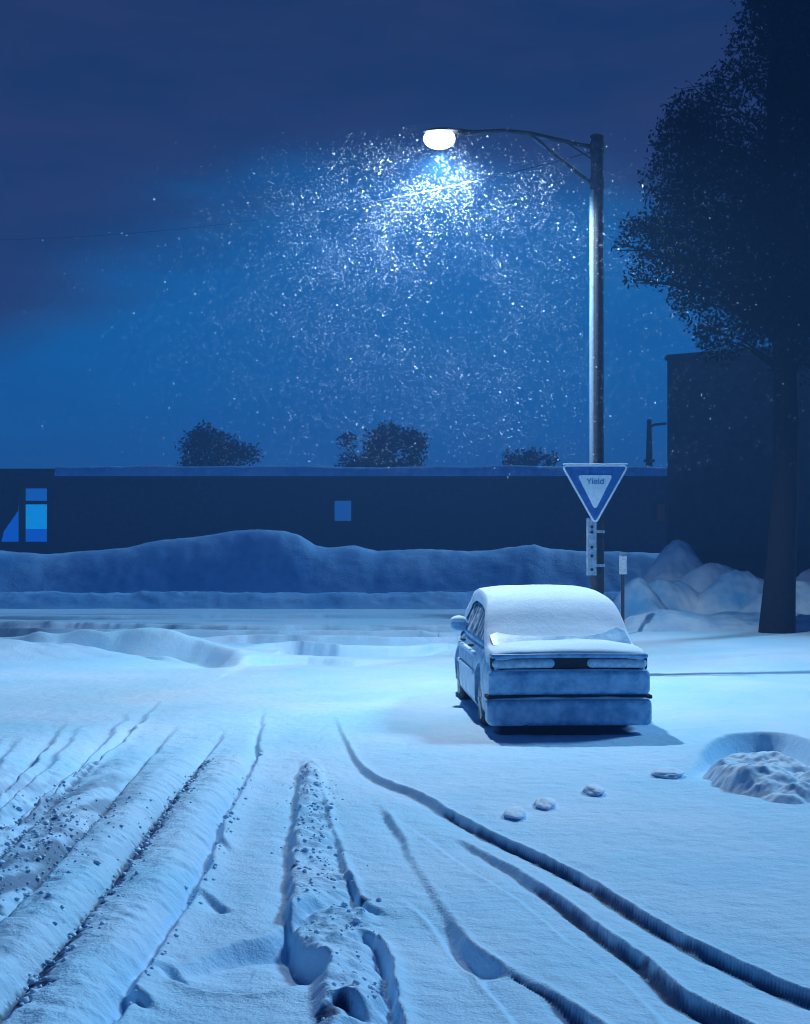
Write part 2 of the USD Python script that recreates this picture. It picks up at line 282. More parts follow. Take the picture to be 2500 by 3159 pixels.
def ground_z(x, y):
    x = np.asarray(x, float); y = np.asarray(y, float); sh = x.shape; x = x.ravel(); y = y.ravel()
    z = 0.05 * fbm2(x, y, 0.35, 3) * sm(4, 12, y) + 0.02 * fbm2(x, y, 1.7, 5)
    near = (y > 4) & (y < 60) & (np.abs(x) < 25)
    z[near] += 0.010 * fbm2(x[near], y[near], 9.0, 8) * 2
    # smoother swell right of the car, and the raised strip of snow behind it
    z += 0.10 * np.exp(-(((x - 4.2) / 1.3) ** 2 + ((y - 18.6) / 1.2) ** 2)) + 0.06 * np.exp(-(((x - 3.2) / 0.5) ** 2 + ((y - 17.0) / 2.0) ** 2))
    z += 0.10 * sm(22.3, 23.2, y) * sm(2.5, 3.4, x)
    # churned, thrown-up snow of the ploughed ridge
    o = (y > 22) & (y < 29) & (x < 0) & (x > -14); xx, yy_ = x[o], y[o]
    k = sm(23.2, 25.6, yy_) * (1 - sm(26.4, 26.9, yy_)) * (1 - sm(-4.6, -3.0, xx + .6 * fbm2(xx, yy_, .8, 26)))
    a1 = xx + .9 * (yy_ - 26) + .5 * fbm2(xx, yy_, .7, 24); b1 = yy_ * .35 + .2 * xx
    z[o] += k * (.36 * (1 - 4.5 * np.sqrt(fbm2(a1, b1, 1.5, 23, 3) ** 2 + .0012)).clip(0, 1) + .10 * fbm2(xx, yy_, 3.1, 25))
    # hollow and heaped strip of the foreground
    a, b = gp(720, 2960); z -= 0.05 * np.exp(-(((x - a) / 0.24) ** 2 + ((y - b) / 0.45) ** 2))
    a, b = gp(740, 2600); z -= 0.03 * np.exp(-(((x - a) / 0.25) ** 2 + ((y - b) / 3.0) ** 2))
    L = np.array([gp(*q) for q in [(945, 2330), (905, 2600), (895, 2750), (900, 2860), (970, 2970), (1000, 3200)]])
    R = np.array([gp(*q) for q in [(975, 2330), (1030, 2560), (1100, 2740), (1170, 2860), (1215, 2970), (1250, 3200)]])
    o = y < 15
    l = np.interp(y[o], L[::-1, 1], L[::-1, 0]); r = np.interp(y[o], R[::-1, 1], R[::-1, 0])
    k = sm(l - .05, l + .05, x[o]) * (1 - sm(r - .05, r + .05, x[o])) * (1 - sm(12.0, 13.2, y[o]))
    z[o] += k * (0.03 + 0.20 * np.abs(fbm2(x[o], y[o], 3.4, 21)) + 0.22 * fbm2(x[o], y[o], 2.0, 27) + 0.07 * fbm2(x[o], y[o], 9.0, 22))
    # crumbly texture of the driven ridges on the left
    A = np.array([gp(*q) for q in [(820, 2200), (740, 2440), (570, 2800), (440, 2990), (340, 3200)]])
    r = np.interp(y[o], A[::-1, 1], A[::-1, 0])
    k = (1 - sm(r - .08, r + .02, x[o])) * (1 - sm(12.0, 14.5, y[o]))
    z[o] += k * 0.030 * (2 * np.abs(fbm2(x[o], y[o], 7.0, 31))) + k * 0.03 * np.clip(fbm2(x[o], y[o], 14.0, 33), -.2, .2)
    fur = [[(905, 2200), (800, 2290), (740, 2440), (680, 2560), (620, 2700), (570, 2800), (520, 2880), (440, 2990), (300, 3220)], [(700, 2250), (620, 2360), (500, 2520), (430, 2620), (350, 2730), (220, 2900), (60, 3090), (-60, 3220)],
           [(560, 2230), (460, 2340), (300, 2540), (200, 2640), (100, 2760), (-30, 2880), (-420, 3220)], [(420, 2250), (300, 2370), (120, 2530), (-30, 2660), (-700, 3220)], [(300, 2250), (160, 2370), (0, 2500), (-200, 2660), (-1000, 3220)]]
    cx = []
    for f in fur:
        P = np.array([gp(*q) for q in f])[::-1]; cx.append(np.interp(y[o], P[:, 1], P[:, 0]))
    for i in range(4):
        t = np.clip((x[o] - cx[i + 1]) / np.maximum(cx[i] - cx[i + 1], .05), 0, 1)
        z[o] += (.115, .10, .09, .08)[i] * np.sin(np.pi * t) ** .8 * (1 - sm(10.5, 14.5, y[o])) * (.75 + .9 * fbm2(x[o], y[o], 1.6, 34))
    for w in walls:
        P, D = w['P'], w['D']; reach = max(4.5 * w['back'], 3 * w['lipw']) + 0.1
        lo, hi = P.min(0) - reach, P.max(0) + reach
        m = np.nonzero((x > lo[0]) & (x < hi[0]) & (y > lo[1]) & (y < hi[1]))[0]
        if not len(m): continue
        q = np.stack([x[m], y[m]], 1); best = np.full(len(m), 1e9); s = np.zeros(len(m)); d = np.zeros(len(m))
        for i in range(len(P) - 1):
            e = P[i + 1] - P[i]; ln = np.linalg.norm(e); t = (q - P[i]) @ e / ln ** 2
            tc = np.clip(t, 0, 1); c = q - P[i] - tc[:, None] * e; dist = np.hypot(c[:, 0], c[:, 1])
            better = dist < best - 1e-9
            cr = (e[0] * (q[:, 1] - P[i, 1]) - e[1] * (q[:, 0] - P[i, 0])) / ln
            best = np.where(better, dist, best); s = np.where(better, np.where(cr >= 0, dist, -dist), s)
            d = np.where(better, D[i] + (D[i + 1] - D[i]) * tc, d)
        s = s * w['side'] + w['rough'] * 2.0 * fbm2(q[:, 0], q[:, 1], 0.085 / w['soft'], 41, 2)
        drop = (1 - sm(-w['soft'], w['soft'], s)) * np.exp(np.minimum(s + w['soft'], 0) / w['back'])
        lip = w['lip'] * np.exp(-(s / w['lipw']) ** 2) * sm(-w['soft'], w['soft'], s)
        z[m] += d * (lip - drop)
    return z.reshape(sh)
def spaced(parts):
    out = []
    for a, b, n in parts: out.append(np.linspace(a, b, n, endpoint=False))
    return np.concatenate(out + [[parts[-1][1]]])
gx = spaced([(-400, -60, 8), (-60, -16, 16), (-16, -9, 40), (-9, -4.5, 170), (-4.5, -1.9, 150), (-1.9, 1.9, 380), (1.9, 4.5, 150), (4.5, 9, 90), (9, 16, 40), (16, 60, 16), (60, 400, 8)])
gy = np.concatenate([np.linspace(-60, 4.8, 24, endpoint=False), np.geomspace(4.8, 16, 700, endpoint=False), np.geomspace(16, 30, 250, endpoint=False), np.geomspace(30, 48, 130, endpoint=False), np.geomspace(48, 600, 30)])
GX, GY = np.meshgrid(gx, gy)
def shade_and_slush(x, y):
    """Shade painted into ruts and under the car, plus slush and worn spots: 0 snow, 1 dark."""
    out = np.zeros(x.shape); m = (y > 4.8) & (y < 16) & (np.abs(x) < 4.5); X, Y = x[m], y[m]
    n1 = fbm2(X, Y, 9.0, 111, 4); n2 = fbm2(X, Y, 22.0, 112, 3); o = np.zeros(len(X))
    def line(pts, width, lean):
        P = np.array([gp(*q) for q in pts])[::-1]; f = PchipInterpolator(P[:, 1], P[:, 0]); ok = (Y > P[0, 1]) & (Y < P[-1, 1])
        d = X - f(np.clip(Y, P[0, 1], P[-1, 1])); fade = sm(P[0, 1] - .1, P[0, 1] + .1, Y) * (1 - sm(P[-1, 1] - 1.4, P[-1, 1], Y))
        d = np.where(d > 0, d / lean, d)
        fade = np.where(ok, fade, 0); return fade * (1.25 - np.abs(d) / width) - 2 * (1 - fade)
    k = line([(660, 2300), (620, 2360), (560, 2440), (500, 2520), (430, 2620), (350, 2730), (280, 2820), (220, 2900), (140, 2990), (60, 3090), (-60, 3210)], .050, 1.7)
    o = np.maximum(o, sm(.30, .62, k + 2.0 * n1 + 1.2 * n2) * (k > -.9))  # furrow: painted shade together with worn specks
    for pts, w in (([(490, 2310), (380, 2440), (300, 2540), (200, 2640), (100, 2760), (-30, 2880)], .03), ([(360, 2290), (240, 2420), (120, 2540), (-20, 2680)], .03)):
        k = line(pts, w, 1.0); o = np.maximum(o, .8 * sm(.55, .9, k + 2.2 * n1 + 1.6 * n2) * (k > -.9))
    for pts, w in (([(1210, 2420), (1290, 2450), (1450, 2540), (1530, 2580), (1660, 2640), (1800, 2710), (1900, 2770), (2000, 2830), (2130, 2900), (2250, 2960), (2400, 3030), (2560, 3090)], .017),
                   ([(1450, 2600), (1560, 2660), (1690, 2740), (1800, 2820), (1900, 2890), (2000, 2960), (2080, 3040), (2200, 3110), (2320, 3175)], .024),
                   ([(1380, 2820), (1430, 2885), (1510, 2955), (1580, 2995), (1700, 3060), (1780, 3120), (1860, 3180)], .016)):
        k = line([(u - 3, v + 2) for u, v in pts], w, 1.0); o = np.maximum(o, .92 * sm(.1, .75, k + 1.6 * n1 + .8 * n2) * (k > -.9))  # shade of the rut walls painted in as a dark strip
    A = np.array([gp(*q) for q in [(560, 2230), (380, 2440), (200, 2640), (-30, 2880)]])[::-1]; left = 1 - sm(-.05, .35, X - np.interp(Y, A[:, 1], A[:, 0]))
    o = np.maximum(o, .75 * left * (1 - sm(10.5, 12.5, Y)) * sm(.17, .27, n2 + .55 * n1 + .05))
    st_ = meshkit.fbm(np.stack([(X - .16 * Y) * 7, Y * 1.1, X * 0], -1), 3, 117) - .5
    o = np.maximum(o, .72 * left * (1 - sm(9.5, 14.0, Y)) * sm(-.08, .2, st_ + .5 * n1))  # streaks that darken the left foreground snow
    B = np.array([gp(*q) for q in [(800, 2280), (680, 2560), (570, 2800), (340, 3159)]])[::-1]; mid = 1 - sm(-.3, 0, X - np.interp(Y, B[:, 1], B[:, 0]))
    o = np.maximum(o, .6 * mid * (1 - sm(9.5, 12, Y)) * sm(.24, .31, n2 + .5 * n1))
    for u, v, r, e in [(905, 2685, .022, 1.6), (968, 2630, .016, 2), (940, 2378, .018, 2.5), (1010, 2705, .02, 2), (1130, 2775, .030, 1.6), (1050, 3120, .035, 1.6), (1010, 3155, .05, 1.5), ]:
        a, b = gp(u, v); d = np.hypot((X - a) / r, (Y - b) / (r * e)); o = np.maximum(o, sm(0, .5, 1.15 - d + 2.2 * n1 + n2) * (d < 2.5))
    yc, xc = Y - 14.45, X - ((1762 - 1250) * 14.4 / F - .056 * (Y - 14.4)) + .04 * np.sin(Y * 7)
    o = np.maximum(o, sm(.0, .10, .74 - np.abs(xc)) * sm(-.02, .10, yc + .05 * n1))  # shade beneath the car painted into the ground colour
    out[m] = o
    m = (y > 26.5) & (y < 38.5) & (x < 4.5) & (x > -14); X, Y = x[m], y[m]      # slush worn by the cars of the cross street
    n = meshkit.fbm(np.stack([X * .22 + Y * .1, Y * 1.05 + .25 * X * .3, X * 0 + 4.4], -1), 4, 131) - .5
    out[m] = np.maximum(out[m], .62 * sm(.01, .13, n) * sm(27.5, 29.5, Y) * (1 - sm(35.5, 37.5, Y)) * (1 - sm(2.6, 4.2, X)))
    return out
from scipy.ndimage import gaussian_filter
GZ = ground_z(GX, GY); G1, G2 = gaussian_filter(GZ, .75), gaussian_filter(GZ, (1.5, 2.6))
wy = sm(20, 22, GY) * (1 - sm(27.4, 27.8, GY)) * (1 - sm(-3, -2, GX)); GZ = np.where(GY > 4.9, G1 * (1 - wy) + G2 * wy, GZ); SHADE_SLUSH = shade_and_slush(GX, GY)
g_ = obj('snowy_ground', grid_mesh(GX, GY, GZ - .012 * SHADE_SLUSH), M_snow, smooth=True, kind='structure')
UsdGeom.PrimvarsAPI(g_).CreatePrimvar('bare', Sdf.ValueTypeNames.FloatArray, 'vertex').Set(SHADE_SLUSH.ravel().astype(np.float32).tolist())  # painted shade and slush, read by the snow material
gz = lambda x, y: float(ground_z(np.array([x]), np.array([y]))[0])

# ------------------------------------------------------------------ snow banks and heaps
def heap(name, xs, ys, hfun, mat, **kw):
    X, Y = np.meshgrid(xs, ys); return obj(name, grid_mesh(X, Y, hfun(X, Y)), mat, smooth=True, **kw)
# the long shaded bank in front of the low building
bd = 44.0
prof = np.array([(-600, 1702), (0, 1702), (150, 1710), (300, 1700), (400, 1685), (500, 1665), (600, 1660), (700, 1645), (780, 1634), (870, 1634), (920, 1650), (970, 1682), (1010, 1690), (1100, 1685), (1160, 1702), (1300, 1695), (1450, 1704), (1560, 1692), (1650, 1680), (1700, 1695), (1850, 1702), (2000, 1708), (2900, 1712)], float)
def bank_h(X, Y):
    u = 1250 + X * F / bd; top = CH + (HZ - np.interp(u, prof[:, 0], prof[:, 1])) * bd / F
    yy = Y + 0.5 * fbm2(X, Y, 0.6, 51)
    rise = sm(41.6, 43.9, yy) ** 0.8; fall = 1 - sm(44.8, 48.0, yy)
    return (top + 0.25) * rise * fall - 0.25 + 0.22 * fbm2(X, Y, 0.9, 52) * rise + 0.07 * fbm2(X, Y, 3.0, 53) * rise
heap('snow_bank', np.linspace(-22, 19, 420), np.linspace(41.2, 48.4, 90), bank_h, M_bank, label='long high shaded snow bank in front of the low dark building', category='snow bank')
# low lighter berm at its foot
def berm_h(X, Y):
    yy = Y + 0.35 * fbm2(X, Y, 0.5, 61); c = sm(38.6, 40.0, yy) * (1 - sm(40.4, 41.8, yy))
    return c * (0.50 + 0.22 * fbm2(X, Y, 1.1, 62) + 0.16 * fbm2(X, Y, 3.5, 63)) - 0.10
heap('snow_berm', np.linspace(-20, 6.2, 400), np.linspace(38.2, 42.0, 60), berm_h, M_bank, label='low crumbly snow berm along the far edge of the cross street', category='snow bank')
# heap at the right under the tree
def bump_(X, Y, cx, cy, h, rx, ry, rot=0.0, p=2):
    a = (X - cx) * math.cos(rot) + (Y - cy) * math.sin(rot); b = -(X - cx) * math.sin(rot) + (Y - cy) * math.cos(rot)
    return h * np.exp(-(np.abs(a / rx) ** p + np.abs(b / ry) ** p))
def heap_h(X, Y):
    w = X + 0.35 * fbm2(X, Y, 0.8, 71); v = Y + 0.35 * fbm2(X, Y, 0.8, 72)
    z = np.maximum.reduce([bump_(w, v, 6.35, 34.0, 1.72, 1.05, 1.3), bump_(w, v, 4.95, 31.0, 0.95, 0.55, 0.9), bump_(w, v, 5.7, 31.4, 0.95, 1.3, 0.6, 0.2), bump_(w, v, 7.3, 31.6, 1.15, 1.3, 0.75, 0.25),
                           bump_(w, v, 7.0, 32.5, 1.25, 1.9, 0.7, 0.1), bump_(w, v, 8.35, 30.8, 0.95, 1.2, 0.8), bump_(w, v, 5.4, 29.3, 0.42, 1.2, 0.7), bump_(w, v, 7.0, 29.5, 0.35, 2.4, 0.8), bump_(w, v, 10.5, 33.5, 1.25, 2.4, 1.2)])
    e = sm(3.9, 4.6, X) * (1 - sm(13.6, 14.4, X)) * sm(28.0, 28.7, Y) * (1 - sm(36.4, 37, Y))
    return (z * (1 + 0.5 * fbm2(X, Y, 1.3, 73)) + 0.20 * fbm2(X + .4 * Y, Y, 1.9, 74) + 0.12 * fbm2(X, Y, 5.0, 75) + 0.04) * e - 0.12 * (1 - e) + 0.05
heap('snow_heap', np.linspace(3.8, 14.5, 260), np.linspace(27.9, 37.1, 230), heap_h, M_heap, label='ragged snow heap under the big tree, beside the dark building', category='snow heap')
# dug lump of chunky snow at the right edge of the foreground
def lump_h(X, Y):
    a, b = gp(2390, 2420); w = X + 0.10 * fbm2(X, Y, 3.0, 81); v = Y + 0.25 * fbm2(X, Y, 1.2, 82)
    d = np.sqrt(((w - a) / 0.66) ** 2 + ((v - b - 0.1) / 1.25) ** 2)
    e = 1 - sm(0.50, 1.0, d)
    rid = np.abs(fbm2(X * 1.0 + Y * 0.9, (Y * 1.3 - X * 0.6), 1.5, 83)) * 2
    return e * (0.08 + 0.22 * rid + 0.12 * fbm2(X, Y, 4.5, 84) + 0.05 * fbm2(X, Y, 11, 85)) - 0.13 * (1 - e)
a, b = gp(2390, 2420)
heap('snow_lump_pile', np.linspace(a - 0.95, a + 0.95, 190), np.linspace(b - 1.5, b + 1.7, 230), lump_h, M_capsnow, label='chunky dug-up mound of snow in a hollow at the right edge', category='snow mound')
# four clods on the smooth snow in front of the car
rng = np.random.default_rng(5)
for (u, v, w, lab) in [(1590, 2517, .13, 'snow clod nearest the twin ruts, first of the row of four'), (1682, 2487, .13, 'snow clod second from the left in the row before the car'),
                       (1832, 2448, .13, 'snow clod third from the left in the row before the car'), (2060, 2396, .20, 'longest flat snow clod, rightmost of the row before the car')]:
    x, y = gp(u, v); s = trimesh.creation.icosphere(3); n = meshkit.fbm(np.asarray(s.vertices) * 1.6 + 7 * w + x, 4, 7) - .5
    s.vertices *= (1 + 0.7 * n)[:, None]; s.vertices *= [w * .62, 0.17, 0.040]; s.apply_translation([x, y, gz(x, y) + 0.018])
    obj('snow_clod', s, M_capsnow, smooth=True, label=lab, category='snow clod', group='clods of snow lying before the car')
# crumbs in the furrows: nobody could count them
parts = []
ico = trimesh.creation.icosphere(1)
lines = [([(620, 2360), (500, 2520), (350, 2730), (220, 2900), (60, 3090), (-20, 3170)], 0.10, 420), ([(800, 2300), (740, 2440), (620, 2700), (520, 2880), (340, 3159)], 0.05, 130),
         ([(945, 2380), (960, 2600), (1000, 2750), (1060, 2880), (1100, 3100)], 0.16, 320), ([(300, 2500), (150, 2640), (0, 2800)], 0.25, 300),
         ([(150, 2420), (60, 2560), (-20, 2700)], 0.2, 220)]
for pts, spread, n in lines:
    P = np.array([gp(*q) for q in pts]); seg = np.r_[0, np.cumsum(np.hypot(*np.diff(P, axis=0).T))]
    for t in rng.uniform(0, seg[-1], n):
        x = np.interp(t, seg, P[:, 0]) + rng.normal(0, spread * .6) + 0.02; y = np.interp(t, seg, P[:, 1]) + rng.normal(0, spread)
        parts.append((x, y, rng.gamma(2.2, 0.0022) + 0.002))
parts = np.array(parts); zz = ground_z(parts[:, 0], parts[:, 1]); V, Fc = [], []
for i, (x, y, r) in enumerate(parts):
    s = np.asarray(ico.vertices) * (1 + 0.35 * rng.uniform(-1, 1, (len(ico.vertices), 1))) * r * [1.2, 1.2, 0.9]
    V.append(s + [x, y, zz[i] + r * .3]); Fc.append(np.asarray(ico.faces) + i * len(s))
obj('snow_crumbs', (np.vstack(V), np.vstack(Fc)), M_capsnow, smooth=True, kind='stuff', label='loose crumbs of snow strewn along the churned ruts', category='snow crumbs')

# ------------------------------------------------------------------ low building across the street
B = thing('low_building', 'long low dark building with snowy flat roof across the street', 'building', (0, 50, 0))
q = F / 50.0
bx = lambda u: (u - 1250) / q
bz = lambda v: CH + (HZ - v) / q
obj('wall', box(-24, bx(2200), 0, 9, -0.3, bz(1480)), M_wall, B)
obj('roof_edge', box(bx(190), bx(2210), -0.45, 9.4, bz(1480), bz(1468)), M_trim, B)
X, Y = np.meshgrid(np.linspace(bx(180), bx(2215), 300), np.r_[np.linspace(-0.58, -0.2, 8), np.linspace(0, 9.5, 24)])
top = 0.10 + 0.20 * sm(-.58, -.40, Y) + 0.34 * fbm2(X, Y, 0.5, 91) + 0.5 * 0.05 * Y.clip(0, 5)
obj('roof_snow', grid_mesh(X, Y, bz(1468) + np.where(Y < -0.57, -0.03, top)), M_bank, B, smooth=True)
obj('parapet', cat([box(-24, bx(188), -0.3, 9, bz(1480), bz(1452)), box(-24, bx(186), -0.36, 9.1, bz(1452) + .003, bz(1447))]), M_wall, B)
# lit window with its panes, bars and curtain
wn = obj('window', cat([box(bx(-70), bx(152), -0.06, -0.001, bz(1507), bz(1500)), box(bx(-70), bx(152), -0.10, -0.001, bz(1680), bz(1671)), box(bx(146), bx(153), -0.06, -0.001, bz(1671), bz(1507)),
                           box(bx(59), bx(80), -0.07, -0.001, bz(1671), bz(1507)), box(bx(80), bx(146), -0.05, -0.001, bz(1556), bz(1545))]), M_trim, B, label='window lit blue from inside')
obj('pane', box(bx(80), bx(146), -0.022, -0.004, bz(1545), bz(1507)), M_win_c, wn)
obj('pane', box(bx(80), bx(146), -0.022, -0.004, bz(1632), bz(1556)), M_win_a, wn)
obj('pane', box(bx(80), bx(146), -0.024, -0.004, bz(1671), bz(1632)), M_win_b, wn)
obj('pane', box(bx(-70), bx(59), -0.022, -0.004, bz(1671), bz(1507)), M_win_b, wn)
cur = trimesh.creation.extrude_polygon(__import__('shapely.geometry').geometry.Polygon([(bx(-70), bz(1671)), (bx(5), bz(1671)), (bx(12), bz(1640)), (bx(40), bz(1600)), (bx(57), bz(1575)), (bx(59), bz(1507)), (bx(-70), bz(1507))]), 0.02)
cur.apply_transform(trimesh.transformations.rotation_matrix(math.pi / 2, [1, 0, 0])); cur.apply_translation([0, -0.026, 0])
obj('curtain', cur, M_wall2, wn)
w2 = obj('window', cat([box(bx(1026), bx(1091), -0.06, -0.001, bz(1545), bz(1538)), box(bx(1026), bx(1091), -0.09, -0.001, bz(1614), bz(1607)), box(bx(1026), bx(1033), -0.06, -0.001, bz(1607), bz(1545)), box(bx(1084), bx(1091), -0.06, -0.001, bz(1607), bz(1545))]), M_trim, B, label='small dim blue window')
obj('pane', box(bx(1033), bx(1084), -0.022, -0.004, bz(1607), bz(1545)), M_win_d, w2)
obj('meter_box', rbox(bx(2024), bx(2050), -0.16, -0.002, bz(1607), bz(1553), 0.03), M_red, B, label='dull red box on the wall')
fx = bx(2022)
obj('flue_pipe', cat([tube([(fx, 1.2, bz(1480)), (fx, 1.2, bz(1380)), (fx, 1.2, bz(1285))], [.13, .11, .08], 14), tube([(fx + .02, 1.2, bz(1310)), (fx + .18, 1.2, bz(1302)), (fx + .6, 1.2, bz(1298))], .05, 10), box(fx - .17, fx + .17, 1.03, 1.37, bz(1420), bz(1412))]), M_trim, B)

# ------------------------------------------------------------------ taller building on the right
Bt = thing('tall_building', 'tall dark windowless building behind the big tree on the right', 'building', (6.7, 37.0, 0), math.radians(-38))
h = CH + (HZ - 1112) * 37 / F
obj('wall', box(0, 14, 0, 8, -0.3, h), M_wall2, Bt)
obj('parapet', cat([box(0.0, 14.05, -0.06, 0.30, h + .002, h + .14), box(0.0, 0.30, 0.302, 8.05, h + .002, h + .14), box(-0.05, 0.0, -.05, 8.0, h + .004, h + .10)]), M_wall2, Bt)
obj('roof', box(.31, 13.9, .31, 7.9, h - .05, h + .04), M_trim, Bt)

# ------------------------------------------------------------------ trees
def leaves(rng, centres, radii, n, size, droop=0.4):
    centres = np.asarray(centres); radii = np.asarray(radii); pr = radii ** 2.4; pr /= pr.sum()
    k = rng.choice(len(centres), n, p=pr)
    d = rng.normal(size=(n, 3)); d /= np.linalg.norm(d, axis=1, keepdims=True)
    r = radii[k] * rng.uniform(0, 1, n) ** 0.42 * rng.choice([1, 1, 1, 1.25], n)
    keep = rng.uniform(size=n) < np.clip(0.35 + 2.4 * (meshkit.fbm((centres[k] + d * r[:, None]) * 1.6, 3, 4) - .36), 0.02, 1)
    c = (centres[k] + d * r[:, None] * [1, 1, .85])[keep]; n = len(c)
    a = rng.normal(size=(n, 3)) + np.array([0, 0, -droop]); a /= np.linalg.norm(a, axis=1, keepdims=True)
    b = np.cross(a, rng.normal(size=(n, 3))); b /= np.linalg.norm(b, axis=1, keepdims=True)
    L = size * rng.uniform(.6, 1.5, (n, 1)); w = L * .22
    V = np.stack([c - a * L / 2, c + b * w, c + a * L / 2, c - b * w], 1).reshape(-1, 3)
    i = np.arange(n)[:, None] * 4
    return V, np.concatenate([i + [0, 1, 2], i + [0, 2, 3]])
rng = np.random.default_rng(11)
TD = 28.0
tx = (2405 - 1250) * TD / F; tz = 0.55
cl = [(2420, 40, 130), (2500, -100, 200), (2315, 175, 95), (2450, 190, 140), (2200, 285, 80), (2130, 330, 70), (2120, 400, 90), (2215, 440, 100), (2480, 330, 110), (2330, 500, 120), (2080, 520, 95), (2190, 560, 120),
      (2330, 640, 140), (2470, 560, 130), (2020, 590, 60), (1990, 700, 75), (2095, 690, 110), (2220, 760, 130), (2400, 780, 140), (1965, 790, 60), (1945, 870, 36), (2070, 800, 100), (2190, 890, 115), (2330, 920, 130), (2120, 930, 62),
      (2170, 1010, 62), (2270, 1020, 90), (2420, 980, 120), (2540, 700, 160), (2560, 880, 150), (2560, 300, 170), (2560, 80, 170), (2650, 450, 190), (2720, 700, 200), (2680, 900, 180), (2650, 200, 180), (2520, -260, 150), (2560, 1040, 140),
      (2790, 850, 150), (2780, 500, 150), (1890, 770, 26), (2330, 20, 70), (2380, 310, 60)]
C, Rr = [], []
for u, v, r in cl:
    off = (u - 2450) / 420.0; lim = math.sqrt(max(0.15, 1.2 - min(1, off * off)))
    for s_ in ((-1, 1) if r > 85 else (0,)):
        dy = s_ * rng.uniform(.35, 1.5) * lim if s_ else rng.uniform(-.7, .7)
        C.append(pt(u, v, TD) + [0, dy, 0]); Rr.append(r * TD / F)
C, Rr = np.array(C), np.array(Rr)
T = thing('big_tree', 'big dark leafy tree at the right edge, rising past the top', 'tree', (0, 0, 0))
V, Fc = leaves(rng, C, Rr, 190000, 0.092)
obj('crown', (V, Fc), M_leaf, T, smooth=False, kind='stuff')
th = 13.0
trunk = [tube([(tx + .12 * math.sin(z * .5), TD + .08 * math.cos(z * .7), tz + z) for z in np.linspace(-.6, th - tz, 16)], np.r_[np.linspace(.36, .27, 3), np.linspace(.26, .05, 13)], 14)]
obj('trunk', cat(trunk), M_bark, T, smooth=True)
limbs = []
for c, r in zip(C, Rr):
    z0 = np.clip(c[2] - .25 * np.hypot(c[0] - tx, c[1] - TD) - .5, 4.2, 11.8); p0 = np.array([tx + .12 * math.sin((z0 - tz) * .5), TD + .08 * math.cos((z0 - tz) * .7), z0])
    mid = p0 * .5 + c * .5 + [0, 0, .25] + rng.normal(0, .12, 3); L = np.linalg.norm(c - p0)
    w = .018 + .016 * L
    limbs.append(tube([p0, p0 * .7 + mid * .3, mid, mid * .4 + c * .6, c], [w, w * .8, w * .55, w * .35, .01], 6, False))
    for _ in range(3):
        e = c + rng.normal(0, 1, 3) * r * .7; limbs.append(tube([mid * .4 + c * .6, (c + e) / 2, e], [.016, .011, .004], 5, False))
obj('limbs', cat(limbs), M_bark, T, smooth=True)
def far_tree(u, v, wpx, hpx, d, lab, n, mat):
    t = thing('round_tree', lab, 'tree', (0, 0, 0), group='round trees behind the low building')
    c0 = pt(u, v, d); s = d / F; C = []; R = []
    for _ in range(26):
        a = rng.uniform(0, 2 * math.pi); r_ = math.sqrt(rng.uniform(0, 1)) * .8
        x, y = r_ * math.cos(a), r_ * math.sin(a)
        hh = math.sqrt(max(0, 1 - r_ * r_))
        C.append(c0 + [x * wpx * s / 2, y * wpx * s / 2, hpx * s * (rng.uniform(-.6, .80) * hh)]); R.append(rng.uniform(.16, .28) * wpx * s / 2 + .1)
    obj('crown', leaves(rng, C, R, n, .17, 0), mat, t, smooth=False, kind='stuff')
    obj('trunk', cat([tube([(c0[0], d, -.3), (c0[0] + .1, d, c0[2] - 1), (c0[0], d, c0[2] + .5)], [.2, .15, .05], 9)] + [tube([(c0[0], d, c0[2] - 1.2), np.asarray(c)], [.07, .015], 5) for c in C[::3]]), M_bark, t, smooth=True)
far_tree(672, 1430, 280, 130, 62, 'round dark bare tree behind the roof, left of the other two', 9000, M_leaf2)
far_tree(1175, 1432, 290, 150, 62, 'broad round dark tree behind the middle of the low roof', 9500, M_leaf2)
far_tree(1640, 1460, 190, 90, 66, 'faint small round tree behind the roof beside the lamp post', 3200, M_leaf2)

# ------------------------------------------------------------------ street lamp
PD = 20.6
px = (1843 - 1250) * PD / F
ptop = CH + (HZ - 425) * PD / F
Lp = thing('street_lamp', 'tall dark street lamp with a lit head on a long bracket arm', 'street lamp', (px, PD, 0))
lx, ly, lz = LAMP[0] - px, LAMP[1] - PD, LAMP[2]
obj('pole', tube([(0, 0, z) for z in (-.2, .4, .41, 3, 6, ptop - .02, ptop)], [.115, .112, .100, .096, .092, .092, .085], 24), M_pole, Lp, smooth=40)
obj('pole_cap', tube([(0, 0, ptop + .002), (0, 0, ptop + .03), (0, 0, ptop + .06)], [.10, .098, .05], 20), M_pole, Lp, smooth=40)
ja = np.array([-.98, ly * .45, CH + (HZ - 420) * PD / F])
hd = np.array([lx + .30, ly, LAMP[2] + .07])
obj('arm', tube([(-.08, 0, ptop - .13), (-.45, ly * .2, ptop - .07), ja, (-1.35, ly * .62, ja[2] + .02), hd], [.034, .034, .034, .032, .03], 12), M_pole, Lp, smooth=40)
obj('strut', tube([(-.08, 0, CH + (HZ - 565) * PD / F), (-.5, ly * .22, CH + (HZ - 500) * PD / F), ja + [.02, 0, -.02]], [.03, .028, .026], 12), M_pole, Lp, smooth=40)
obj('clamp', tube([(0, 0, ptop - .22), (0, 0, ptop - .06)], .106, 20), M_pole, Lp, smooth=40)
obj('clamp', tube([(0, 0, CH + (HZ - 580) * PD / F), (0, 0, CH + (HZ - 550) * PD / F)], .104, 20), M_pole, Lp, smooth=40)
obj('brace', tube([(-.08, 0, ptop - .30), (-.42, ly * .2, ptop - .10)], .012, 8), M_pole, Lp)
